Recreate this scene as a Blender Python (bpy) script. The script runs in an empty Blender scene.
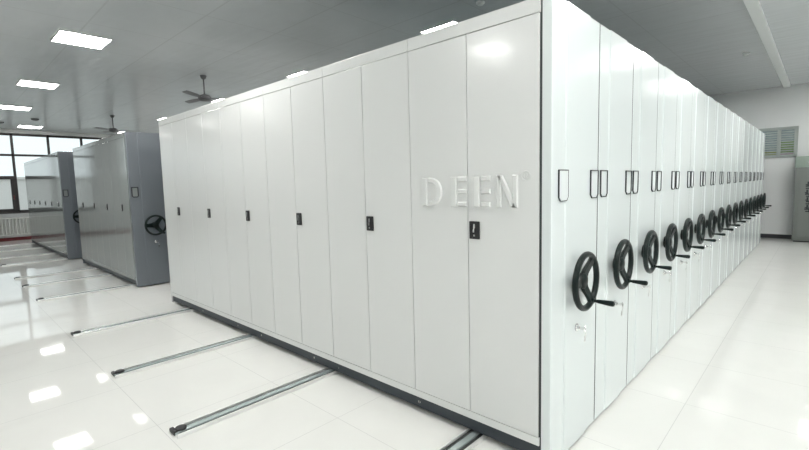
import bpy, bmesh, math, random
from mathutils import Vector, Matrix
random.seed(7)
S = bpy.context.scene
COL = S.collection

# ------------------------------------------------------------------ camera
CAM = (1.05387852, -2.15298491, 1.55958612)
YAW, PITCH, ROLL, FPX = -0.755039614, -0.0928286389, -0.0248611608, 444.628812
fwd = Vector((math.sin(YAW)*math.cos(PITCH), math.cos(YAW)*math.cos(PITCH), math.sin(PITCH)))
rgt = Vector((math.cos(YAW), -math.sin(YAW), 0))
upv = rgt.cross(fwd)
r2 = math.cos(ROLL)*rgt + math.sin(ROLL)*upv
u2 = -math.sin(ROLL)*rgt + math.cos(ROLL)*upv
cd = bpy.data.cameras.new('camera'); cam = bpy.data.objects.new('camera', cd); COL.objects.link(cam)
M4 = Matrix((( r2.x, u2.x, -fwd.x, CAM[0]), (r2.y, u2.y, -fwd.y, CAM[1]), (r2.z, u2.z, -fwd.z, CAM[2]), (0, 0, 0, 1)))
cam.matrix_world = M4
cd.sensor_fit = 'HORIZONTAL'; cd.sensor_width = 36; cd.lens = 36*FPX/809; cd.clip_end = 300
S.camera = cam

# ------------------------------------------------------------------ world, exposure
W = bpy.data.worlds.new('World'); S.world = W; W.use_nodes = True
bg = W.node_tree.nodes['Background']
bg.inputs[0].default_value = (0.90, 0.96, 1.0, 1); bg.inputs[1].default_value = 1.22
S.view_settings.view_transform = 'Standard'; S.view_settings.look = 'None'
S.view_settings.gamma = 1; S.view_settings.use_curve_mapping = False
S.view_settings.exposure = 0.0
LAMP = 46.0            # strength of the ceiling panels' own light

# ------------------------------------------------------------------ materials
def mat(name, col, rough=.5, metal=0, emit=None, strength=0, bump=None, spec=.5, coat=0, var=0, vscale=3):
    m = bpy.data.materials.new(name); m.use_nodes = True
    nt = m.node_tree; b = nt.nodes['Principled BSDF']
    b.inputs['Base Color'].default_value = (*col, 1); b.inputs['Roughness'].default_value = rough
    b.inputs['Metallic'].default_value = metal; b.inputs['Specular IOR Level'].default_value = spec
    b.inputs['Coat Weight'].default_value = coat; b.inputs['Coat Roughness'].default_value = .08
    if emit:
        b.inputs['Emission Color'].default_value = (*emit, 1); b.inputs['Emission Strength'].default_value = strength
    tc = nt.nodes.new('ShaderNodeTexCoord')
    if bump:
        n = nt.nodes.new('ShaderNodeTexNoise'); n.inputs['Scale'].default_value = bump[0]; n.inputs['Detail'].default_value = 2
        bp = nt.nodes.new('ShaderNodeBump'); bp.inputs['Strength'].default_value = bump[1]; bp.inputs['Distance'].default_value = bump[2]
        nt.links.new(tc.outputs['Object'], n.inputs['Vector']); nt.links.new(n.outputs['Fac'], bp.inputs['Height'])
        nt.links.new(bp.outputs['Normal'], b.inputs['Normal'])
    if var:
        n = nt.nodes.new('ShaderNodeTexNoise'); n.inputs['Scale'].default_value = vscale; n.inputs['Detail'].default_value = 5
        mx = nt.nodes.new('ShaderNodeMix'); mx.data_type = 'RGBA'
        mx.inputs[6].default_value = (*[c*(1-var) for c in col], 1); mx.inputs[7].default_value = (*[min(1, c*(1+var*.5)) for c in col], 1)
        nt.links.new(tc.outputs['Object'], n.inputs['Vector']); nt.links.new(n.outputs['Fac'], mx.inputs[0])
        nt.links.new(mx.outputs[2], b.inputs['Base Color'])
    return m

def grid_mat(name, col, line, px, ox, py, oy, lw, rough, bump=0, var=.03, wob=None, spec=.5, lwy=None):
    """flat surface with straight joints every px along X and py along Y (object space = world space)"""
    m = mat(name, col, rough, spec=spec); nt = m.node_tree; b = nt.nodes['Principled BSDF']
    N = nt.nodes.new; L = nt.links.new
    tc = N('ShaderNodeTexCoord'); sep = N('ShaderNodeSeparateXYZ'); L(tc.outputs['Object'], sep.inputs[0])
    def joint(out, p, o, w):
        a = N('ShaderNodeMath'); a.operation = 'SUBTRACT'; L(out, a.inputs[0]); a.inputs[1].default_value = o
        d = N('ShaderNodeMath'); d.operation = 'DIVIDE'; L(a.outputs[0], d.inputs[0]); d.inputs[1].default_value = p
        r = N('ShaderNodeMath'); r.operation = 'ROUND'; L(d.outputs[0], r.inputs[0])
        s = N('ShaderNodeMath'); s.operation = 'SUBTRACT'; L(d.outputs[0], s.inputs[0]); L(r.outputs[0], s.inputs[1])
        ab = N('ShaderNodeMath'); ab.operation = 'ABSOLUTE'; L(s.outputs[0], ab.inputs[0])
        lt = N('ShaderNodeMath'); lt.operation = 'LESS_THAN'; L(ab.outputs[0], lt.inputs[0]); lt.inputs[1].default_value = w/2/p
        return lt.outputs[0]
    jx = joint(sep.outputs[0], px, ox, lw); jy = joint(sep.outputs[1], py, oy, lwy or lw)
    mxm = N('ShaderNodeMath'); mxm.operation = 'MAXIMUM'; L(jx, mxm.inputs[0]); L(jy, mxm.inputs[1])
    n = N('ShaderNodeTexNoise'); n.inputs['Scale'].default_value = 1.6; n.inputs['Detail'].default_value = 6; n.inputs['Distortion'].default_value = 1.2
    L(tc.outputs['Object'], n.inputs['Vector'])
    c1 = N('ShaderNodeMix'); c1.data_type = 'RGBA'; L(n.outputs['Fac'], c1.inputs[0])
    c1.inputs[6].default_value = (*[c*(1-var) for c in col], 1); c1.inputs[7].default_value = (*[min(1, c*(1+var)) for c in col], 1)
    c2 = N('ShaderNodeMix'); c2.data_type = 'RGBA'; L(mxm.outputs[0], c2.inputs[0]); L(c1.outputs[2], c2.inputs[6]); c2.inputs[7].default_value = (*line, 1)
    L(c2.outputs[2], b.inputs['Base Color'])
    if wob:
        mp = N('ShaderNodeMapping'); mp.inputs['Scale'].default_value = wob[3]; L(tc.outputs['Object'], mp.inputs[0])
        n2 = N('ShaderNodeTexNoise'); n2.inputs['Scale'].default_value = wob[0]; n2.inputs['Detail'].default_value = 1; L(mp.outputs[0], n2.inputs['Vector'])
        bp = N('ShaderNodeBump'); bp.inputs['Strength'].default_value = wob[1]; bp.inputs['Distance'].default_value = wob[2]
        L(n2.outputs['Fac'], bp.inputs['Height']); L(bp.outputs['Normal'], b.inputs['Normal'])
    return m

PAINT = mat('shelf_paint', (.745, .76, .75), .19, bump=(1.3, .2, .01), coat=.15)
PANEL = mat('panel_paint', (.76, .82, .82), .22, coat=.3)
GREYP = mat('grey_paint', (.25, .275, .27), .10, bump=(1.3, .25, .01), coat=.3)
GREYE = mat('grey_shaded_end', (.16, .178, .20), .3, bump=(2.0, .2, .006), coat=.2)  # end panels' grey deepened: aisle shade put into the colour
SEAM = mat('seam_shade', (.05, .065, .065), .7)
STEEL = mat('chassis_steel', (.045, .055, .065), .5, metal=.3, bump=(30, .1, .002))
RUBBER = mat('black_rubber', (.012, .012, .014), .5)
WHEELM = mat('wheel_plastic', (.002, .009, .008), .36, spec=.3)
CHROME = mat('chrome', (.8, .8, .8), .12, metal=1)
RAILM = mat('rail_zinc', (.86, .87, .85), .3, metal=.45, bump=(25, .1, .002))
RAILD = mat('rail_groove', (.05, .055, .055), .5, metal=.2)
RAILB = mat('rail_running_steel', (.62, .70, .70), .2, metal=.6)
FLOORM = grid_mat('polished_tile', (.79, .79, .76), (.62, .62, .60), .845, .43, .845, 1.29, .004, .04, spec=.3, var=.05, wob=(1.2, .06, .01, (1, 1, 1)))
CEILM = grid_mat('ceiling_panel', (.68, .71, .73), (.61, .635, .65), 1.2, -2.08, .95, 2.22, .015, .22, var=.04, wob=(3.0, .35, .02, (.5, 2.0, 1)), lwy=.02)
WALLM = mat('white_wall', (.78, .80, .80), .7, bump=(8, .1, .003), var=.03)
WHITEM = mat('white_metal', (.80, .81, .79), .4)
DARKF = mat('dark_window_frame', (.045, .04, .04), .4)
MAROON = mat('maroon_skirting', (.16, .02, .025), .4)
BLACKSK = mat('black_skirting', (.02, .022, .025), .4)
LEDM = mat('led_diffuser', (.9, .9, .9), .5, emit=(1.0, .99, .96), strength=LAMP)
TRUNK = mat('trunking_white', (.86, .89, .88), .5)
FANM = mat('fan_metal', (.16, .16, .17), .4)
LOUV = mat('louvre_frame', (.40, .44, .42), .5)
MACH = mat('machine_paint', (.19, .205, .195), .45, bump=(3, .1, .004))
MACHC = mat('machine_cap', (.27, .33, .285), .45)
CARD = mat('index_card', (.70, .75, .75), .5)
INK = mat('dark_print', (.02, .025, .03), .5)
GROUNDM = mat('outside_paving', (.45, .45, .43), .9, var=.1)
FACADE = mat('pale_facade', (.72, .70, .68), .9, var=.06)
FGLASS = mat('facade_glass', (.25, .28, .30), .15)
GLOSS_O = mat('coloured_glass', (.3, .34, .32), .2)
def glass_mat():
    m = bpy.data.materials.new('window_glass'); m.use_nodes = True; nt = m.node_tree; nt.nodes.clear()
    N = nt.nodes.new; L = nt.links.new
    o = N('ShaderNodeOutputMaterial'); mx = N('ShaderNodeMixShader'); t = N('ShaderNodeBsdfTransparent'); g = N('ShaderNodeBsdfGlossy'); f = N('ShaderNodeFresnel')
    t.inputs[0].default_value = (.95, .98, .97, 1); g.inputs['Roughness'].default_value = .03; f.inputs[0].default_value = 1.3
    L(f.outputs[0], mx.inputs[0]); L(t.outputs[0], mx.inputs[1]); L(g.outputs[0], mx.inputs[2]); L(mx.outputs[0], o.inputs[0])
    return m
GLASS = glass_mat()

# ------------------------------------------------------------------ mesh helpers
class MB:
    def __init__(s): s.bm = bmesh.new()
    def box(s, x0, y0, z0, x1, y1, z1, bev=0, seg=2):
        r = bmesh.ops.create_cube(s.bm, size=1)
        vs = r['verts']
        for v in vs:
            v.co = Vector(((x0+x1)/2+v.co.x*(x1-x0), (y0+y1)/2+v.co.y*(y1-y0), (z0+z1)/2+v.co.z*(z1-z0)))
        if bev:
            es = list({e for v in vs for e in v.link_edges})
            bmesh.ops.bevel(s.bm, geom=es, offset=bev, segments=seg, profile=.5, affect='EDGES')
        return s
    def ring(s, loops, close=True, cap=True):
        """skin a list of equal-length vertex loops"""
        L = [[s.bm.verts.new(p) for p in l] for l in loops]
        n = len(L[0])
        for a, b in zip(L[:-1], L[1:]):
            for i in range(n if close else n-1):
                j = (i+1) % n
                s.bm.faces.new((a[i], a[j], b[j], b[i]))
        if cap:
            s.bm.faces.new(L[0][::-1]); s.bm.faces.new(L[-1])
        return s
    def prism(s, prof, axis, a0, a1):
        def P(p, a):
            if axis == 'x': return (a, p[0], p[1])
            if axis == 'y': return (p[0], a, p[1])
            return (p[0], p[1], a)
        return s.ring([[P(p, a0) for p in prof], [P(p, a1) for p in prof]])
    def cyl(s, p0, p1, r0, r1=None, n=16):
        p0 = Vector(p0); p1 = Vector(p1); r1 = r0 if r1 is None else r1
        d = (p1-p0).normalized(); a = d.orthogonal().normalized(); b = d.cross(a)
        return s.ring([[tuple(p+(a*math.cos(2*math.pi*i/n)+b*math.sin(2*math.pi*i/n))*r) for i in range(n)] for p, r in ((p0, r0), (p1, r1))])
    def lathe(s, c, axis, prof, n=24):
        """prof: list of (distance along axis, radius)"""
        c = Vector(c); d = Vector(axis).normalized(); a = d.orthogonal().normalized(); b = d.cross(a)
        return s.ring([[tuple(c+d*h+(a*math.cos(2*math.pi*i/n)+b*math.sin(2*math.pi*i/n))*max(r, 1e-4)) for i in range(n)] for h, r in prof])
    def tube(s, pts, r, n=8, closed=False, flat=1.0, up=None):
        pts = [Vector(p) for p in pts]; N = len(pts); loops = []
        for i, p in enumerate(pts):
            q0 = pts[i-1] if (i > 0 or closed) else p; q1 = pts[(i+1) % N] if (i < N-1 or closed) else p
            d = (q1-q0).normalized(); u = Vector(up) if up else Vector((0, 0, 1))
            if abs(d.dot(u)) > .98: u = Vector((0, 1, 0))
            a = d.cross(u).normalized(); b = a.cross(d)
            rr = r[i] if isinstance(r, (list, tuple)) else r
            loops.append([tuple(p+(a*math.cos(2*math.pi*k/n)+b*math.sin(2*math.pi*k/n)*flat)*rr) for k in range(n)])
        if closed: loops.append(loops[0])
        s.ring(loops, cap=not closed)
        if closed: bmesh.ops.remove_doubles(s.bm, verts=s.bm.verts, dist=1e-5)
        return s
    def build(s, name, m, parent=None, smooth=False):
        bmesh.ops.recalc_face_normals(s.bm, faces=s.bm.faces)
        me = bpy.data.meshes.new(name); s.bm.to_mesh(me); s.bm.free()
        me.materials.append(m)
        if smooth:
            for p in me.polygons: p.use_smooth = True
            try: me.set_sharp_from_angle(angle=math.radians(35))
            except Exception: pass
        o = bpy.data.objects.new(name, me); COL.objects.link(o)
        if parent: o.parent = parent
        return o
def tag(o, label=None, cat=None, group=None, kind=None):
    for k, v in (('label', label), ('category', cat), ('group', group), ('kind', kind)):
        if v: o[k] = v
    return o
def empty(name, loc=(0, 0, 0)):
    o = bpy.data.objects.new(name, None); COL.objects.link(o); o.location = loc; o.empty_display_size = .1; return o
def dup(o, parent=None, loc=None):
    c = o.copy(); COL.objects.link(c)
    if parent: c.parent = parent
    if loc: c.location = loc
    for ch in list(o.children): dup(ch, c)
    return c
def struct(o): o['kind'] = 'structure'; return o

# ------------------------------------------------------------------ room shell
XW, XE, YS, YN, ZC = -18.4, 5.4, -7.9, 11.95, 3.64
struct(MB().box(XW-.1, YS-.1, -.12, XE+.1, YN+.1, 0).build('floor', FLOORM))
struct(MB().box(XW-.3, YS-.3, ZC, XE+.3, YN+.3, ZC+.15).build('ceiling', CEILM))
# window wall on the left: sill wall, head, piers around three long windows
wins = [(-7.75, -3.0), (-2.05, 3.65), (4.6, 10.3)]
w = MB(); w.box(XW-.24, YS-.3, 0, XW, YN+.3, .93); w.box(XW-.24, YS-.3, 3.52, XW, YN+.3, ZC)
edges = [YS-.3] + [v for p in wins for v in p] + [YN+.3]
for i in range(0, len(edges), 2): w.box(XW-.24, edges[i], .93, XW, edges[i+1], 3.52)
struct(w.build('wall_left', WALLM))
# far wall with a small louvred opening
w = MB(); LX0, LX1, LZ0, LZ1 = -.62, .56, 1.98, 2.66
w.box(XW-.24, YN, 0, LX0, YN+.2, ZC); w.box(LX1, YN, 0, XE+.3, YN+.2, ZC)
w.box(LX0, YN, 0, LX1, YN+.2, LZ0); w.box(LX0, YN, LZ1, LX1, YN+.2, ZC)
struct(w.build('wall_back', WALLM))
struct(MB().box(XE, YS-.3, 0, XE+.2, YN+.2, ZC).build('wall_right', WALLM))
struct(MB().box(XW, YS-.2, 0, XE, YS, ZC).build('wall_front', WALLM))
struct(MB().box(XW, YN-.012, 0, XE, YN, .10).build('baseboard_back', BLACKSK))
struct(MB().box(XW, YS, 0, XW+.02, YN, .11, .004).build('baseboard_left', MAROON))
# ground and a pale building outside the windows
struct(MB().box(-90, -60, -.5, XW-.24, 70, -.35).build('ground', GROUNDM))

BAY = .95
for k, (y0, y1) in enumerate(wins):
    m = MB(); x0, x1 = XW-.13, XW-.06
    n = round((y1-y0)/BAY)
    m.box(x0, y0, .93, x1, y1, 1.0, .005); m.box(x0, y0, 3.45, x1, y1, 3.52, .005)
    for i in range(n+1):
        yc = min(max(y0+i*BAY, y0+.035), y1-.035)
        m.box(x0, yc-.035, .93, x1, yc+.035, 3.52, .005)
    m.box(x0, y0, 2.78, x1, y1, 2.85, .005)
    root = struct(m.build('window_%d' % (k+1), DARKF))
    for i in range(n):
        a = y0+i*BAY+.035; b = a+BAY-.07
        if i % 2 == 1:      # opening sash in every second bay
            s = MB(); s.box(x0+.01, a, 2.02, x1+.02, b, 2.13, .006); s.box(x0+.01, a, 1.0, x1+.02, b, 1.05, .006)
            s.box(x0+.01, a, 1.05, x1+.02, a+.05, 2.02, .006); s.box(x0+.01, b-.1, 1.05, x1+.02, b, 2.02, .006)
            sa = s.build('sash', DARKF, root)
            MB().box(x1+.02, b-.06, 1.35, x1+.05, b-.035, 1.5, .006).build('sash_handle', MAROON, sa)
        for z0, z1 in ((1.0, 2.78), (2.85, 3.45)):
            MB().box(x0+.03, a, z0, x0+.036, b, z1).build('pane', GLASS, root)
    MB().box(XW-.06, y0-.03, .90, XW+.06, y1+.03, .93, .006).build('window_sill', DARKF, root)
# cornice line above the windows
struct(MB().box(XW, YS, 3.53, XW+.10, YN, ZC, .01).build('trim_1', WHITEM))

# louvred window in the far wall
m = MB(); yf0, yf1 = YN-.03, YN+.05
m.box(LX0-.02, yf0, LZ0-.02, LX0+.05, yf1, LZ1+.02, .005); m.box(LX1-.05, yf0, LZ0-.02, LX1+.02, yf1, LZ1+.02, .005)
m.box(LX0, yf0, LZ0-.02, LX1, yf1, LZ0+.05, .005); m.box(LX0, yf0, LZ1-.05, LX1, yf1, LZ1+.02, .005)
for xc in (-.20, .235): m.box(xc-.035, yf0, LZ0, xc+.035, yf1, LZ1, .005)
lw = struct(m.build('window_4', LOUV))
for xa, xb in ((LX0+.05, -.235), (-.165, .2), (.27, LX1-.05)):
    s = MB()
    for i in range(10):
        z = LZ0+.085+i*.056
        s.prism([(yf0+.014, z-.012), (yf0+.016, z-.019), (yf0+.052, z+.007), (yf0+.050, z+.014)], 'x', xa, xb)
    s.build('louvre_slats', LOUV, lw)
    MB().box(xa, YN+.09, LZ0+.03, xb, YN+.10, LZ1-.03).build('pane', GLASS, lw)

# store room beyond the louvres, with cartons on a high shelf
struct(MB().box(-3, YN+2.0, 0, 3, YN+2.1, 3.6).build('wall_beyond', mat('store_wall', (.30, .34, .35), .8)))
sb = MB().box(-1.5, YN+.5, 1.86, 1.5, YN+.95, 1.90).build('store_shelf', LOUV); tag(sb, 'grey shelf seen through the louvres of the far window', 'shelf')
for x0, x1, h, col, lb in ((-.12, .16, .24, (.34, .36, .10), 'yellow-green carton behind the left louvres of the far window'), (.22, .62, .20, (.38, .16, .28), 'mauve carton behind the right louvres, low down')):
    tag(MB().box(x0, YN+.55, 1.9, x1, YN+.9, 1.9+h, .01).build('carton', mat('carton_'+lb[:5], col, .7)), lb, 'carton')
tag(MB().box(.2, YN+.55, 2.101, .62, YN+.88, 2.38, .01).build('carton', mat('carton_green', (.22, .33, .10), .7)), 'green carton behind the right louvres, stacked above the mauve one', 'carton')

# ------------------------------------------------------------------ shelving
H, ZB, Q, T = 2.47, .116, .64387, .0523
ORD = ['first', 'second', 'third', 'fourth', 'fifth', 'sixth', 'seventh', 'eighth', 'ninth', 'tenth', 'eleventh', 'twelfth',
       'thirteenth', 'fourteenth', 'fifteenth', 'sixteenth', 'seventeenth', 'eighteenth']

def end_panel(parent, mt):
    a, b = .0055, Q-.0055
    prof = [(0, a), (T-.006, a), (T-.002, a+.002), (T, a+.006), (T, .160), (T+.006, .170), (T+.006, .1701),
            (T+.006, Q-.1701), (T+.006, Q-.170), (T, Q-.160), (T, b-.006), (T-.002, b-.002), (T-.006, b), (0, b)]
    return MB().prism(prof, 'z', .018, H).build('end_panel', mt, parent)

def holder(parent, ya, yb, dark=INK, th=.005, xo=0, card=None):
    """slim bracket with cut lower corners, open in front of the card"""
    z0, z1 = 1.445, 1.612; c = .022
    def loop(i, x): return [(x, ya+i, z1-i), (x, yb-i, z1-i), (x, yb-i, z0+c), (x, yb-c-i*.4, z0+i), (x, ya+c+i*.4, z0+i), (x, ya+i, z0+c)]
    m = MB(); x0, x1 = T+.0005, T+(.008 if not xo else .0075)
    m.ring([loop(0, x0), loop(0, x1), loop(th, x1), loop(th, x0)], cap=False)
    h = m.build('label_holder', dark, parent)
    MB().ring([loop(th*.8, T+.001), loop(th*.8, T+.003+xo*.6)]).build('index_card', card or CARD, h)
    return h

WY, WZ, WX = .322, .99, .112
def wheel(parent):
    R = .152
    pts = [(WX, WY+R*math.cos(t), WZ+R*math.sin(t)) for t in [2*math.pi*i/36 for i in range(36)]]
    m = MB(); m.tube(pts, .017, n=10, closed=True, up=(1, 0, 0))
    hx = WX-.022
    for ang in (52, 180, -58):
        t = math.radians(ang); c, s_ = math.cos(t), math.sin(t)
        loops = []
        for f, wd, th, x in ((.10, .040, .012, hx), (.4, .033, .011, hx+.002), (.75, .028, .010, hx+.014), (1.0, .034, .010, WX)):
            cy, cz = WY+R*f*c, WZ+R*f*s_
            loops.append([(x+dx, cy-s_*dw, cz+c*dw) for dx, dw in ((th, -wd*.7), (th, wd*.7), (0, wd), (-th, wd*.7), (-th, -wd*.7), (0, -wd))])
        m.ring(loops)
    w_ = m.build('handwheel', WHEELM, parent, smooth=True)
    MB().lathe((T-.0, WY, WZ), (1, 0, 0), [(.004, .0), (.004, .052), (.014, .050), (.018, .030), (.028, .028), (.034, .044), (.05, .044), (.056, .036), (.060, 0)], 24).build('hub', WHEELM, w_, smooth=True)
    t = math.radians(-58); cy, cz = WY+R*.97*math.cos(t), WZ+R*.97*math.sin(t)
    MB().lathe((WX, cy, cz), (1, .02, -.02), [(-.014, 0), (-.014, .016), (.016, .016), (.018, .009), (.03, .0085), (.036, .011), (.11, .0165), (.122, .015), (.127, .008), (.128, 0)], 16).build('crank_handle', WHEELM, w_, smooth=True)
    return w_

def lock(parent):
    y, z = .322, .715
    m = MB(); m.lathe((T+.006, y, z), (1, 0, 0), [(0, 0), (0, .022), (.006, .021), (.008, .013), (.018, .012), (.020, 0)], 20)
    l = m.build('lock', CHROME, parent, smooth=True)
    k = MB()
    k.box(T+.026, y-.003, z-.008, T+.05, y+.003, z+.008, .001)
    k.tube([(T+.056, y+.013*math.cos(a), z+.013*math.sin(a)) for a in [2*math.pi*i/16 for i in range(16)]], .003, n=6, closed=True, up=(1, 0, 0))
    k.tube([(T+.056, y+.01, z-.01), (T+.05, y+.03, z-.03), (T+.045, y+.028, z-.06)], .003, n=6)
    k.box(T+.042, y+.02, z-.085, T+.046, y+.036, z-.055, .001)
    k.build('key', CHROME, l)

def unit_base(root, L, mt, x0=0):
    """carcass and dark steel chassis of one mobile unit of length L, standing at y 0..Q, running to -X"""
    MB().box(-L+.004, .012, ZB, -.001, Q-.004, H-.004, .003).build('carcass', SEAM, root)  # carcass coloured dark so the gaps in front of it read as shaded
    c = MB(); c.box(-L+.01, .018, .034, -.002, .078, ZB-.001, .003); c.box(-L+.01, Q-.07, .034, -.002, Q-.01, ZB-.001, .003)
    for xx in (-L+.012, -L/2, -.05): c.box(xx, .07, .034, xx+.04, Q-.06, ZB-.001)
    ch = c.build('chassis', STEEL, root)
    return ch

LETX = []
def letters(door1, door2):
    """raised stencil letters pressed across the two front doors"""
    z0, z1 = 1.415, 1.593; Z = z1-z0
    y0 = -.0005; y1 = -.011; b = .006
    def poly(pts):   # pts outline in (x,z); bevelled pad
        cx = sum(p[0] for p in pts)/len(pts); cz = sum(p[1] for p in pts)/len(pts)
        n = len(pts); ins = []
        for i in range(n):
            p, a, c = Vector(pts[i]), Vector(pts[i-1]), Vector(pts[(i+1) % n])
            e1 = (p-a).normalized(); e2 = (c-p).normalized()
            n1 = Vector((-e1.y, e1.x)); n2 = Vector((-e2.y, e2.x)); q = (n1+n2)
            q = q/max(.3, q.length_squared)*2*b
            ins.append(p+q)
        return pts, ins
    def pad(m, pts):
        area = sum(pts[i-1][0]*pts[i][1]-pts[i][0]*pts[i-1][1] for i in range(len(pts)))
        if area < 0: pts = pts[::-1]
        o, i = poly(pts)
        m.ring([[(p[0], y0, p[1]) for p in o], [(p[0], (y0+y1)/2-.001, p[1]) for p in [(a[0]*.6+c[0]*.4, a[1]*.6+c[1]*.4) for a, c in zip(o, i)]], [(p[0], y1, p[1]) for p in i]])
    rect = lambda x0, za, x1, zb: [(x0, za), (x1, za), (x1, zb), (x0, zb)]
    # D
    m = MB(); x = -.805; pad(m, rect(x, z0, x+.042, z1))
    out = [(x+.052+(.108)*math.sin(t)**.8, (z0+z1)/2+Z/2*math.cos(t)) for t in [math.pi*i/14 for i in range(15)]]
    inn = [(x+.052+(.068)*math.sin(t)**.8, (z0+z1)/2+(Z/2-.032)*math.cos(t)) for t in [math.pi*i/14 for i in range(15)]]
    pad(m, out+inn[::-1]); m.build('embossed_letter', PAINT, door2, smooth=True)
    def E_(x, dr, wd):
        m = MB(); pad(m, rect(x, z0, x+.045, z1))
        for za in (z0, (z0+z1)/2-.014, z1-.030): pad(m, rect(x+.052, za, x+wd, za+.030))
        m.build('embossed_letter', PAINT, dr, smooth=True)
    E_(-.580, door2, .119); E_(-.417, door1, .116)
    m = MB(); x = -.264; pad(m, rect(x, z0, x+.034, z1)); pad(m, rect(x+.098, z0, x+.132, z1))
    pad(m, [(x+.004, z1), (x+.040, z1), (x+.128, z0), (x+.090, z0)])
    m.build('embossed_letter', PAINT, door1, smooth=True)
    cx, cz = -.087, 1.585
    m = MB(); m.tube([(cx+.024*math.cos(a), -.001, cz+.024*math.sin(a)) for a in [2*math.pi*i/28 for i in range(28)]], .002, n=6, closed=True, up=(0, 1, 0))
    m.box(cx-.010, -.003, cz-.012, cx-.007, 0, cz+.012); m.box(cx-.010, -.003, cz+.009, cx+.006, 0, cz+.012); m.box(cx-.010, -.003, cz-.002, cx+.006, 0, cz+.001)
    m.box(cx+.006, -.003, cz+.001, cx+.009, 0, cz+.010); m.prism([(cx-.002, cz-.001), (cx+.001, cz-.001), (cx+.010, cz-.012), (cx+.006, cz-.012)], 'y', -.003, 0)
    m.build('registered_mark', PAINT, door1)

def door_handle(door, x):
    x0, x1, za, zb = x, x+.070, 1.228, 1.332
    m = MB(); m.box(x0, -.010, za, x1, -.0005, zb, .004)
    h = m.build('door_handle', RUBBER, door, smooth=True)
    l = MB()
    l.prism([(x0+.030, za+.040), (x0+.041, za+.040), (x0+.041, za+.062), (x0+.046, za+.066), (x0+.046, zb-.016), (x0+.040, zb-.013), (x0+.034, zb-.018), (x0+.034, za+.06), (x0+.030, za+.056)], 'y', -.018, -.010)
    l.cyl((x0+.037, -.014, za+.022), (x0+.037, -.009, za+.022), .006, n=14)
    lo = l.build('handle_lever', CHROME, h)
    lo.parent = door; h.name = 'door_handle'

def front_doors(root, n, mt, pitch=.45, first=0.0, detail=True):
    """n doors from x=first to the left, under a top rail and over a bottom rail"""
    L = n*pitch
    t = MB(); b = MB()
    for k in range(n//2):
        xa, xb = first-(k+1)*2*pitch, first-k*2*pitch
        t.box(xa+.0015, -.0, H-.075, xb-.0015, .014, H, .002)
        b.box(xa+.0, -.0, ZB, xb-.0, .014, ZB+.046, .002)
    t.build('top_rail', mt, root); b.build('bottom_rail', mt, root)
    ds = []
    for k in range(n):
        xb = first-k*pitch; xa = xb-pitch
        gr, gl = (.0022, .0022)
        if k == 0: gr = .006
        d = MB().box(xa+gl, 0, ZB+.050, xb-gr, .016, H-.079, .0015).build('door', mt, root)
        ds.append(d)
        if k % 2 == 0: door_handle(d, xa+.014)
    return ds

# --- near bank: the door-faced unit
g1 = 'mobile shelving units pushed together in the near bank'
u = empty('mobile_shelving_unit', (0, 0, 0))
tag(u, 'white front shelving unit with twelve doors and raised letters', 'shelving unit')
ch = unit_base(u, 5.4, SEAM)
ds = front_doors(u, 12, PAINT, first=-.010, pitch=.4488); letters(ds[0], ds[1])
for xx in (-.885, -.89, -1.76, -2.1, -3.0, -3.5, -4.4):
    MB().cyl((xx, .019, .075), (xx, .014, .075), .008, n=10).build('bolt', CHROME, ch)
MB().box(-5.4, .004, .018, -5.392, Q-.004, H, .002).build('side_panel', PAINT, u)
MB().box(-5.385, .03, .004, -5.30, .07, .034, .003).build('chassis_foot', WHITEM, ch)
end_panel(u, PANEL); holder(u, .078, .196, xo=.006); holder(u, .512, .632); wheel(u); lock(u)
# --- plain units behind it
proto = None
for k in range(1, 17):
    if proto is None:
        proto = empty('mobile_shelving_unit', (0, Q, 0))
        unit_base(proto, 5.4, PAINT); end_panel(proto, PANEL); holder(proto, .028, .148, th=.007); holder(proto, .512, .632, th=.007); wheel(proto); lock(proto)
        MB().box(T-.018, -.0052, .02, T-.0015, .0052, H-.002).build('seam_shade_strip', SEAM, proto)  # dark strip added to paint the shade in the gap between panels
        c = proto
    else: c = dup(proto, None, (0, k*Q, 0))
    lab = ('white shelving unit, %s counted back from the front corner of the near bank' % ORD[k]) if k < 16 else \
        'hindmost white shelving unit of the near bank, closest to the far wall'
    tag(c, lab, 'shelving unit', g1)

# --- middle bank
B2 = -6.87-T
b2 = empty('mobile_shelving_unit', (B2, 0, 0))
tag(b2, 'grey shelving unit in front of the middle bank, with doors and one dark handwheel', 'shelving unit')
unit_base(b2, 3.64, SEAM); front_doors(b2, 8, GREYP, pitch=.4535, first=-.002)
MB().box(-3.64, .004, .018, -3.632, Q-.004, H, .002).build('side_panel', GREYE, b2)
end_panel(b2, GREYE); holder(b2, .022, .125, th=.016, card=GREYP); wheel(b2); lock(b2)
c = dup(proto, None, (B2, Q, 0)); tag(c, 'plain shelving unit directly behind the grey doored unit of the middle bank', 'shelving unit')
for ch_ in c.children:
    if ch_.name.startswith('carcass'):
        ch_.data = ch_.data.copy()
        for v in ch_.data.vertices: v.co.x *= 3.64/5.4
    if ch_.name.startswith('chassis'):
        ch_.data = ch_.data.copy()
        for v in ch_.data.vertices: v.co.x *= 3.64/5.4
    if ch_.name.startswith('end_panel'): ch_.data = ch_.data.copy(); ch_.data.materials[0] = GREYE
# --- far bank
B3 = -11.5-T
b3 = empty('mobile_shelving_unit', (B3, -.1, 0))
tag(b3, 'farthest grey shelving unit with a row of doors, nearest the windows', 'shelving unit')
unit_base(b3, 5.2, SEAM); front_doors(b3, 12, GREYP, pitch=.431, first=-.02)
MB().box(-5.2, .004, .018, -5.192, Q-.004, H, .002).build('side_panel', GREYE, b3)
end_panel(b3, GREYE); holder(b3, .022, .125, th=.016, card=GREYP); wheel(b3); lock(b3)

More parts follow.
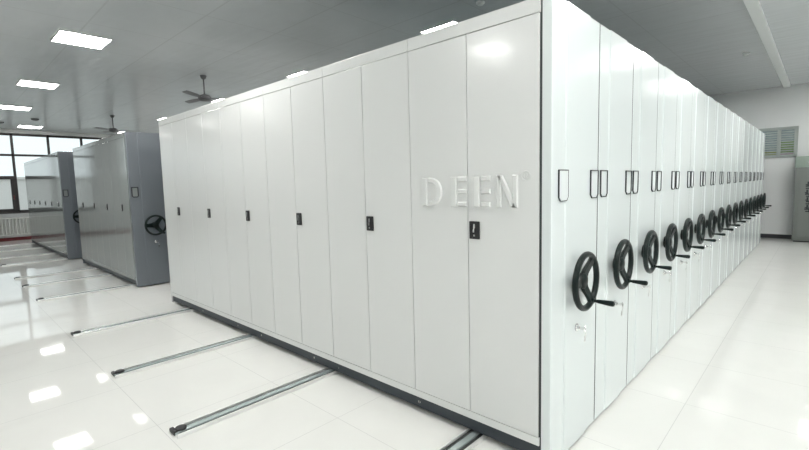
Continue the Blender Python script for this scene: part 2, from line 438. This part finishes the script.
# ------------------------------------------------------------------ floor rails
def rail(x, label, y0=-1.215, y1=1.2, grp=None):
    r = empty('floor_rail', (x, y0, 0)); L = y1-y0
    w_ = .064
    b = MB(); b.box(-w_, 0, .0005, w_, L, .006); b.box(-w_, 0, .006, -w_+.012, L, .024, .002); b.box(w_-.012, 0, .006, w_, L, .024, .002)
    b.build('channel', RAILM, r)
    g = MB(); g.box(-w_+.012, .03, .006, -.020, L, .010); g.box(.020, .03, .006, w_-.012, L, .010); g.build('groove', RAILD, r)
    MB().box(-.020, .0, .006, .020, L, .022, .003).build('running_bar', RAILB, r)
    e = MB(); e.lathe((-.006, .045, .0235), (0, 0, 1), [(0, .0), (0, .036), (.010, .034), (.014, .026), (.015, 0)], 20)
    e.box(-w_-.001, -.006, .0015, w_*.3, .02, .027, .005)
    e.build('end_stop', RUBBER, r, smooth=True)
    tag(r, label, 'floor rail', grp)
near = [(-.44, 'steel floor rail nearest the white corner, cut by the bottom of the photo'),
        (-1.89, 'long steel floor rail with black stop, second from the white corner, in the foreground'),
        (-3.24, 'steel floor rail with black stop, third from the corner of the near bank'),
        (-4.83, 'steel floor rail leaving the far left end of the near bank')]
for x, l in near: rail(x, l)
for x, l in [(-7.15, 'thin steel floor rail of the middle bank, closest to the aisle beside the near bank'),
             (-8.57, 'thin steel floor rail at the middle of the grey middle bank'),
             (-9.6, 'thin steel floor rail at the window end of the middle bank')]: rail(x, l)
for x, l in [(-11.8, 'steel floor rail of the farthest bank, nearest the middle bank'),
             (-13.25, 'second steel floor rail of the farthest bank counted toward the windows'),
             (-15.0, 'third steel floor rail of the farthest bank counted toward the windows'),
             (-16.6, 'steel floor rail closest to the windows and radiator')]: rail(x, l)

# ------------------------------------------------------------------ radiator under the window
rd = empty('radiator', (XW+.03, -2.0, .16))
tag(rd, 'white finned radiator on the wall under the window', 'radiator')
m = MB(); m.box(0, 0, .0, .02, 2.12, .60, .004); m.box(.0, 0, .56, .12, 2.12, .60, .01); m.box(.0, 0, .02, .11, 2.12, .06, .01); m.build('casing', WHITEM, rd)
fin = MB().box(.03, 0, .03, .12, .035, .57, .012).build('radiator_fin', WHITEM, rd)
fin.location = (0, .03, 0)
for i in range(1, 24):
    f2 = fin.copy(); COL.objects.link(f2); f2.parent = rd; f2.location = (0, .03+i*.0885, 0)
m = MB(); m.cyl((.06, .02, -.16), (.06, .02, .04), .012); m.cyl((.06, 2.1, -.16), (.06, 2.1, .04), .012); m.build('supply_pipe', WHITEM, rd)

# ------------------------------------------------------------------ grey machine by the far wall
mc = empty('metal_cabinet', (.58, 11.4, 0)); tag(mc, 'grey metal cabinet with a lighter cap and dark marks, standing against the far wall', 'cabinet')
MB().box(0, 0, .03, .8, .5, 1.70, .012).build('cabinet_body', MACH, mc, smooth=True)
MB().box(-.012, -.015, 1.70, .812, .515, 1.955, .015).build('cabinet_cap', MACHC, mc, smooth=True)
MB().box(.03, .02, 0, .77, .48, .03).build('plinth', BLACKSK, mc)
def arch(m, i, ya, yb):
    x0, x1, z0, z1, r = .09+i, .71-i, .12+i, 1.50-i, .14-i*.6
    pts = [(x1, z0), (x1, z1-r)]+[(x1-r+r*math.cos(a), z1-r+r*math.sin(a)) for a in [math.pi/2*k/6 for k in range(1, 7)]]
    pts += [(x0+r-r*math.sin(a), z1-r+r*math.cos(a)) for a in [math.pi/2*k/6 for k in range(1, 7)]]+[(x0, z0)]
    m.prism(pts, 'y', ya, yb)
m = MB(); arch(m, 0, -.012, -.0005); m.build('front_door', MACH, mc)
m = MB(); arch(m, .045, -.020, -.0125); m.build('inner_door', MACH, mc)
mk = MB(); rr = random.Random(3)
for i, z in enumerate((1.28, 1.10, .93, .76)):
    for sx, sz, wx, wz in ((.20, z, .10, .03), (.22, z+.05, .03, .10), (.20, z-.05, .12, .025), (.26, z-.01, .025, .12), (.19, z+.035, .05, .02)):
        dx = rr.uniform(-.012, .012); mk.box(sx+dx, -.0235, sz-wz/2, sx+dx+wx, -.0205, sz+wz/2)
mk.build('front_marks', INK, mc)
m = MB(); m.cyl((.24, -.03, 1.80), (.24, -.014, 1.80), .03, n=16); m.build('indicator', CHROME, mc)

# ------------------------------------------------------------------ ceiling things
lamp_proto = None
XS = [1.22, 4.33, -2.87, -6.47, -10.07, -13.4, -17.3]
YR = [(-4.15, 'row in front of doors'), (-.54, 'row over the floor rails'), (2.95, 'row just behind doors'), (6.2, 'row halfway down room'), (9.65, 'row nearest far wall')]
XN = {1.22: 'over the right aisle', 4.33: 'beside the right wall', -2.87: 'over the near bank', -6.47: 'at the left end of the near bank', -10.07: 'over the middle bank', -13.4: 'over the farthest bank', -17.3: 'nearest the windows'}
LEDD = mat('dimmed_led_diffuser', (.9, .9, .9), .5, emit=(1.0, .99, .96), strength=LAMP*.38)
def lamp():
    r = empty('ceiling_light')
    f = MB()
    for a in ((-.3, -.3, .3, -.282), (-.3, .282, .3, .3), (-.3, -.282, -.282, .282), (.282, -.282, .3, .282)):
        f.box(a[0], a[1], -.014, a[2], a[3], -.0005)
    f.build('frame', WHITEM, r)
    MB().box(-.282, -.282, -.010, .282, .282, -.002).build('diffuser', LEDM, r)
    return r
for y, yn in YR:
    for x in XS:
        if (x == -6.47 and y == -4.15) or (x == 4.33 and y > 5): continue      # one absent from the doors' gloss; right-wall ones dropped to dim the far end
        if lamp_proto is None: lamp_proto = c = lamp()
        else: c = dup(lamp_proto)
        if x < -9:      # panels toward the windows turned down to darken the left side
            for p_ in c.children:
                if p_.name.startswith('diffuser'): p_.data = p_.data.copy(); p_.data.materials[0] = LEDD
        dx_ = {-2.87: .07, -6.47: .3, -10.07: .6, -13.4: .2}.get(x, 0) if y == 2.95 else 0
        c.location = (x + dx_, y + (.75 if (x == -17.3 and y == -.54) else 0), ZC)
        tag(c, 'lit ceiling panel %s, %s' % (XN[x], yn), 'ceiling light', 'flush ceiling lights')
tk = MB().box(.27, 3.2, ZC-.045, .40, YN-.001, ZC-.0005, .008).build('cable_trunking', TRUNK)
tag(tk, 'pale straight trunking running along the ceiling above the right aisle', 'trunking')

def fan(x, y, label):
    r = empty('ceiling_fan', (x, y, ZC)); tag(r, label, 'ceiling fan', 'ceiling fans')
    MB().lathe((0, 0, 0), (0, 0, -1), [(.0005, 0), (.0005, .06), (.05, .045), (.07, .02), (.072, 0)], 20).build('ceiling_cup', FANM, r, smooth=True)
    MB().cyl((0, 0, -.05), (0, 0, -.36), .013).build('down_rod', FANM, r, smooth=True)
    MB().lathe((0, 0, -.34), (0, 0, -1), [(0, 0), (0, .03), (.02, .09), (.05, .115), (.09, .115), (.12, .08), (.13, 0)], 24).build('motor', FANM, r, smooth=True)
    for k in range(3):
        a = math.radians(67+120*k); ca, sa = math.cos(a), math.sin(a)
        loops = []
        for d, wd in ((.10, .02), (.18, .025), (.22, .05), (.40, .062), (.60, .058), (.64, .04)):
            loops.append([(ca*d-sa*o, sa*d+ca*o, -.41+z) for o, z in ((-wd, -.010), (wd, .008), (wd, .013), (-wd, -.005))])
        MB().ring(loops).build('blade', FANM, r)
fan(-7.4, 1.5, 'dark ceiling fan above the left end of the near bank')
fan(-13.4, 1.5, 'dark ceiling fan hanging above the grey banks near the windows')

def detector(x, y, label, mt, r=.05, h=.035):
    o = MB().lathe((0, 0, 0), (0, 0, -1), [(.0005, 0), (.0005, r), (h*.5, r), (h, r*.6), (h+.002, 0)], 20).build('smoke_detector', mt, smooth=True)
    o.location = (x, y, ZC); tag(o, label, 'smoke detector'); return o
detector(.0, 7.6, 'round ceiling detector just left of the pale trunking', TRUNK)
detector(-1.95, 2.42, 'small round ceiling detector above the front corner of the near bank', TRUNK)
detector(-15.3, .08, 'dark round ceiling fitting right of the other, near the windows', FANM, .09, .05)
detector(-16.5, -.56, 'dark round ceiling fitting at the left edge, near the windows', FANM, .09, .05)

# ------------------------------------------------------------------ pale building beyond the windows
bl = empty('neighbouring_building', (-46, -8, -.35)); tag(bl, 'pale building seen faintly through the lower window panes', 'building')
MB().box(-8, -30, 0, 0, 30, 3.0, .02).build('facade_wall', FACADE, bl)
MB().box(-8.2, -30.2, 3.0, .2, 30.2, 3.2, .02).build('roof_edge', FACADE, bl)
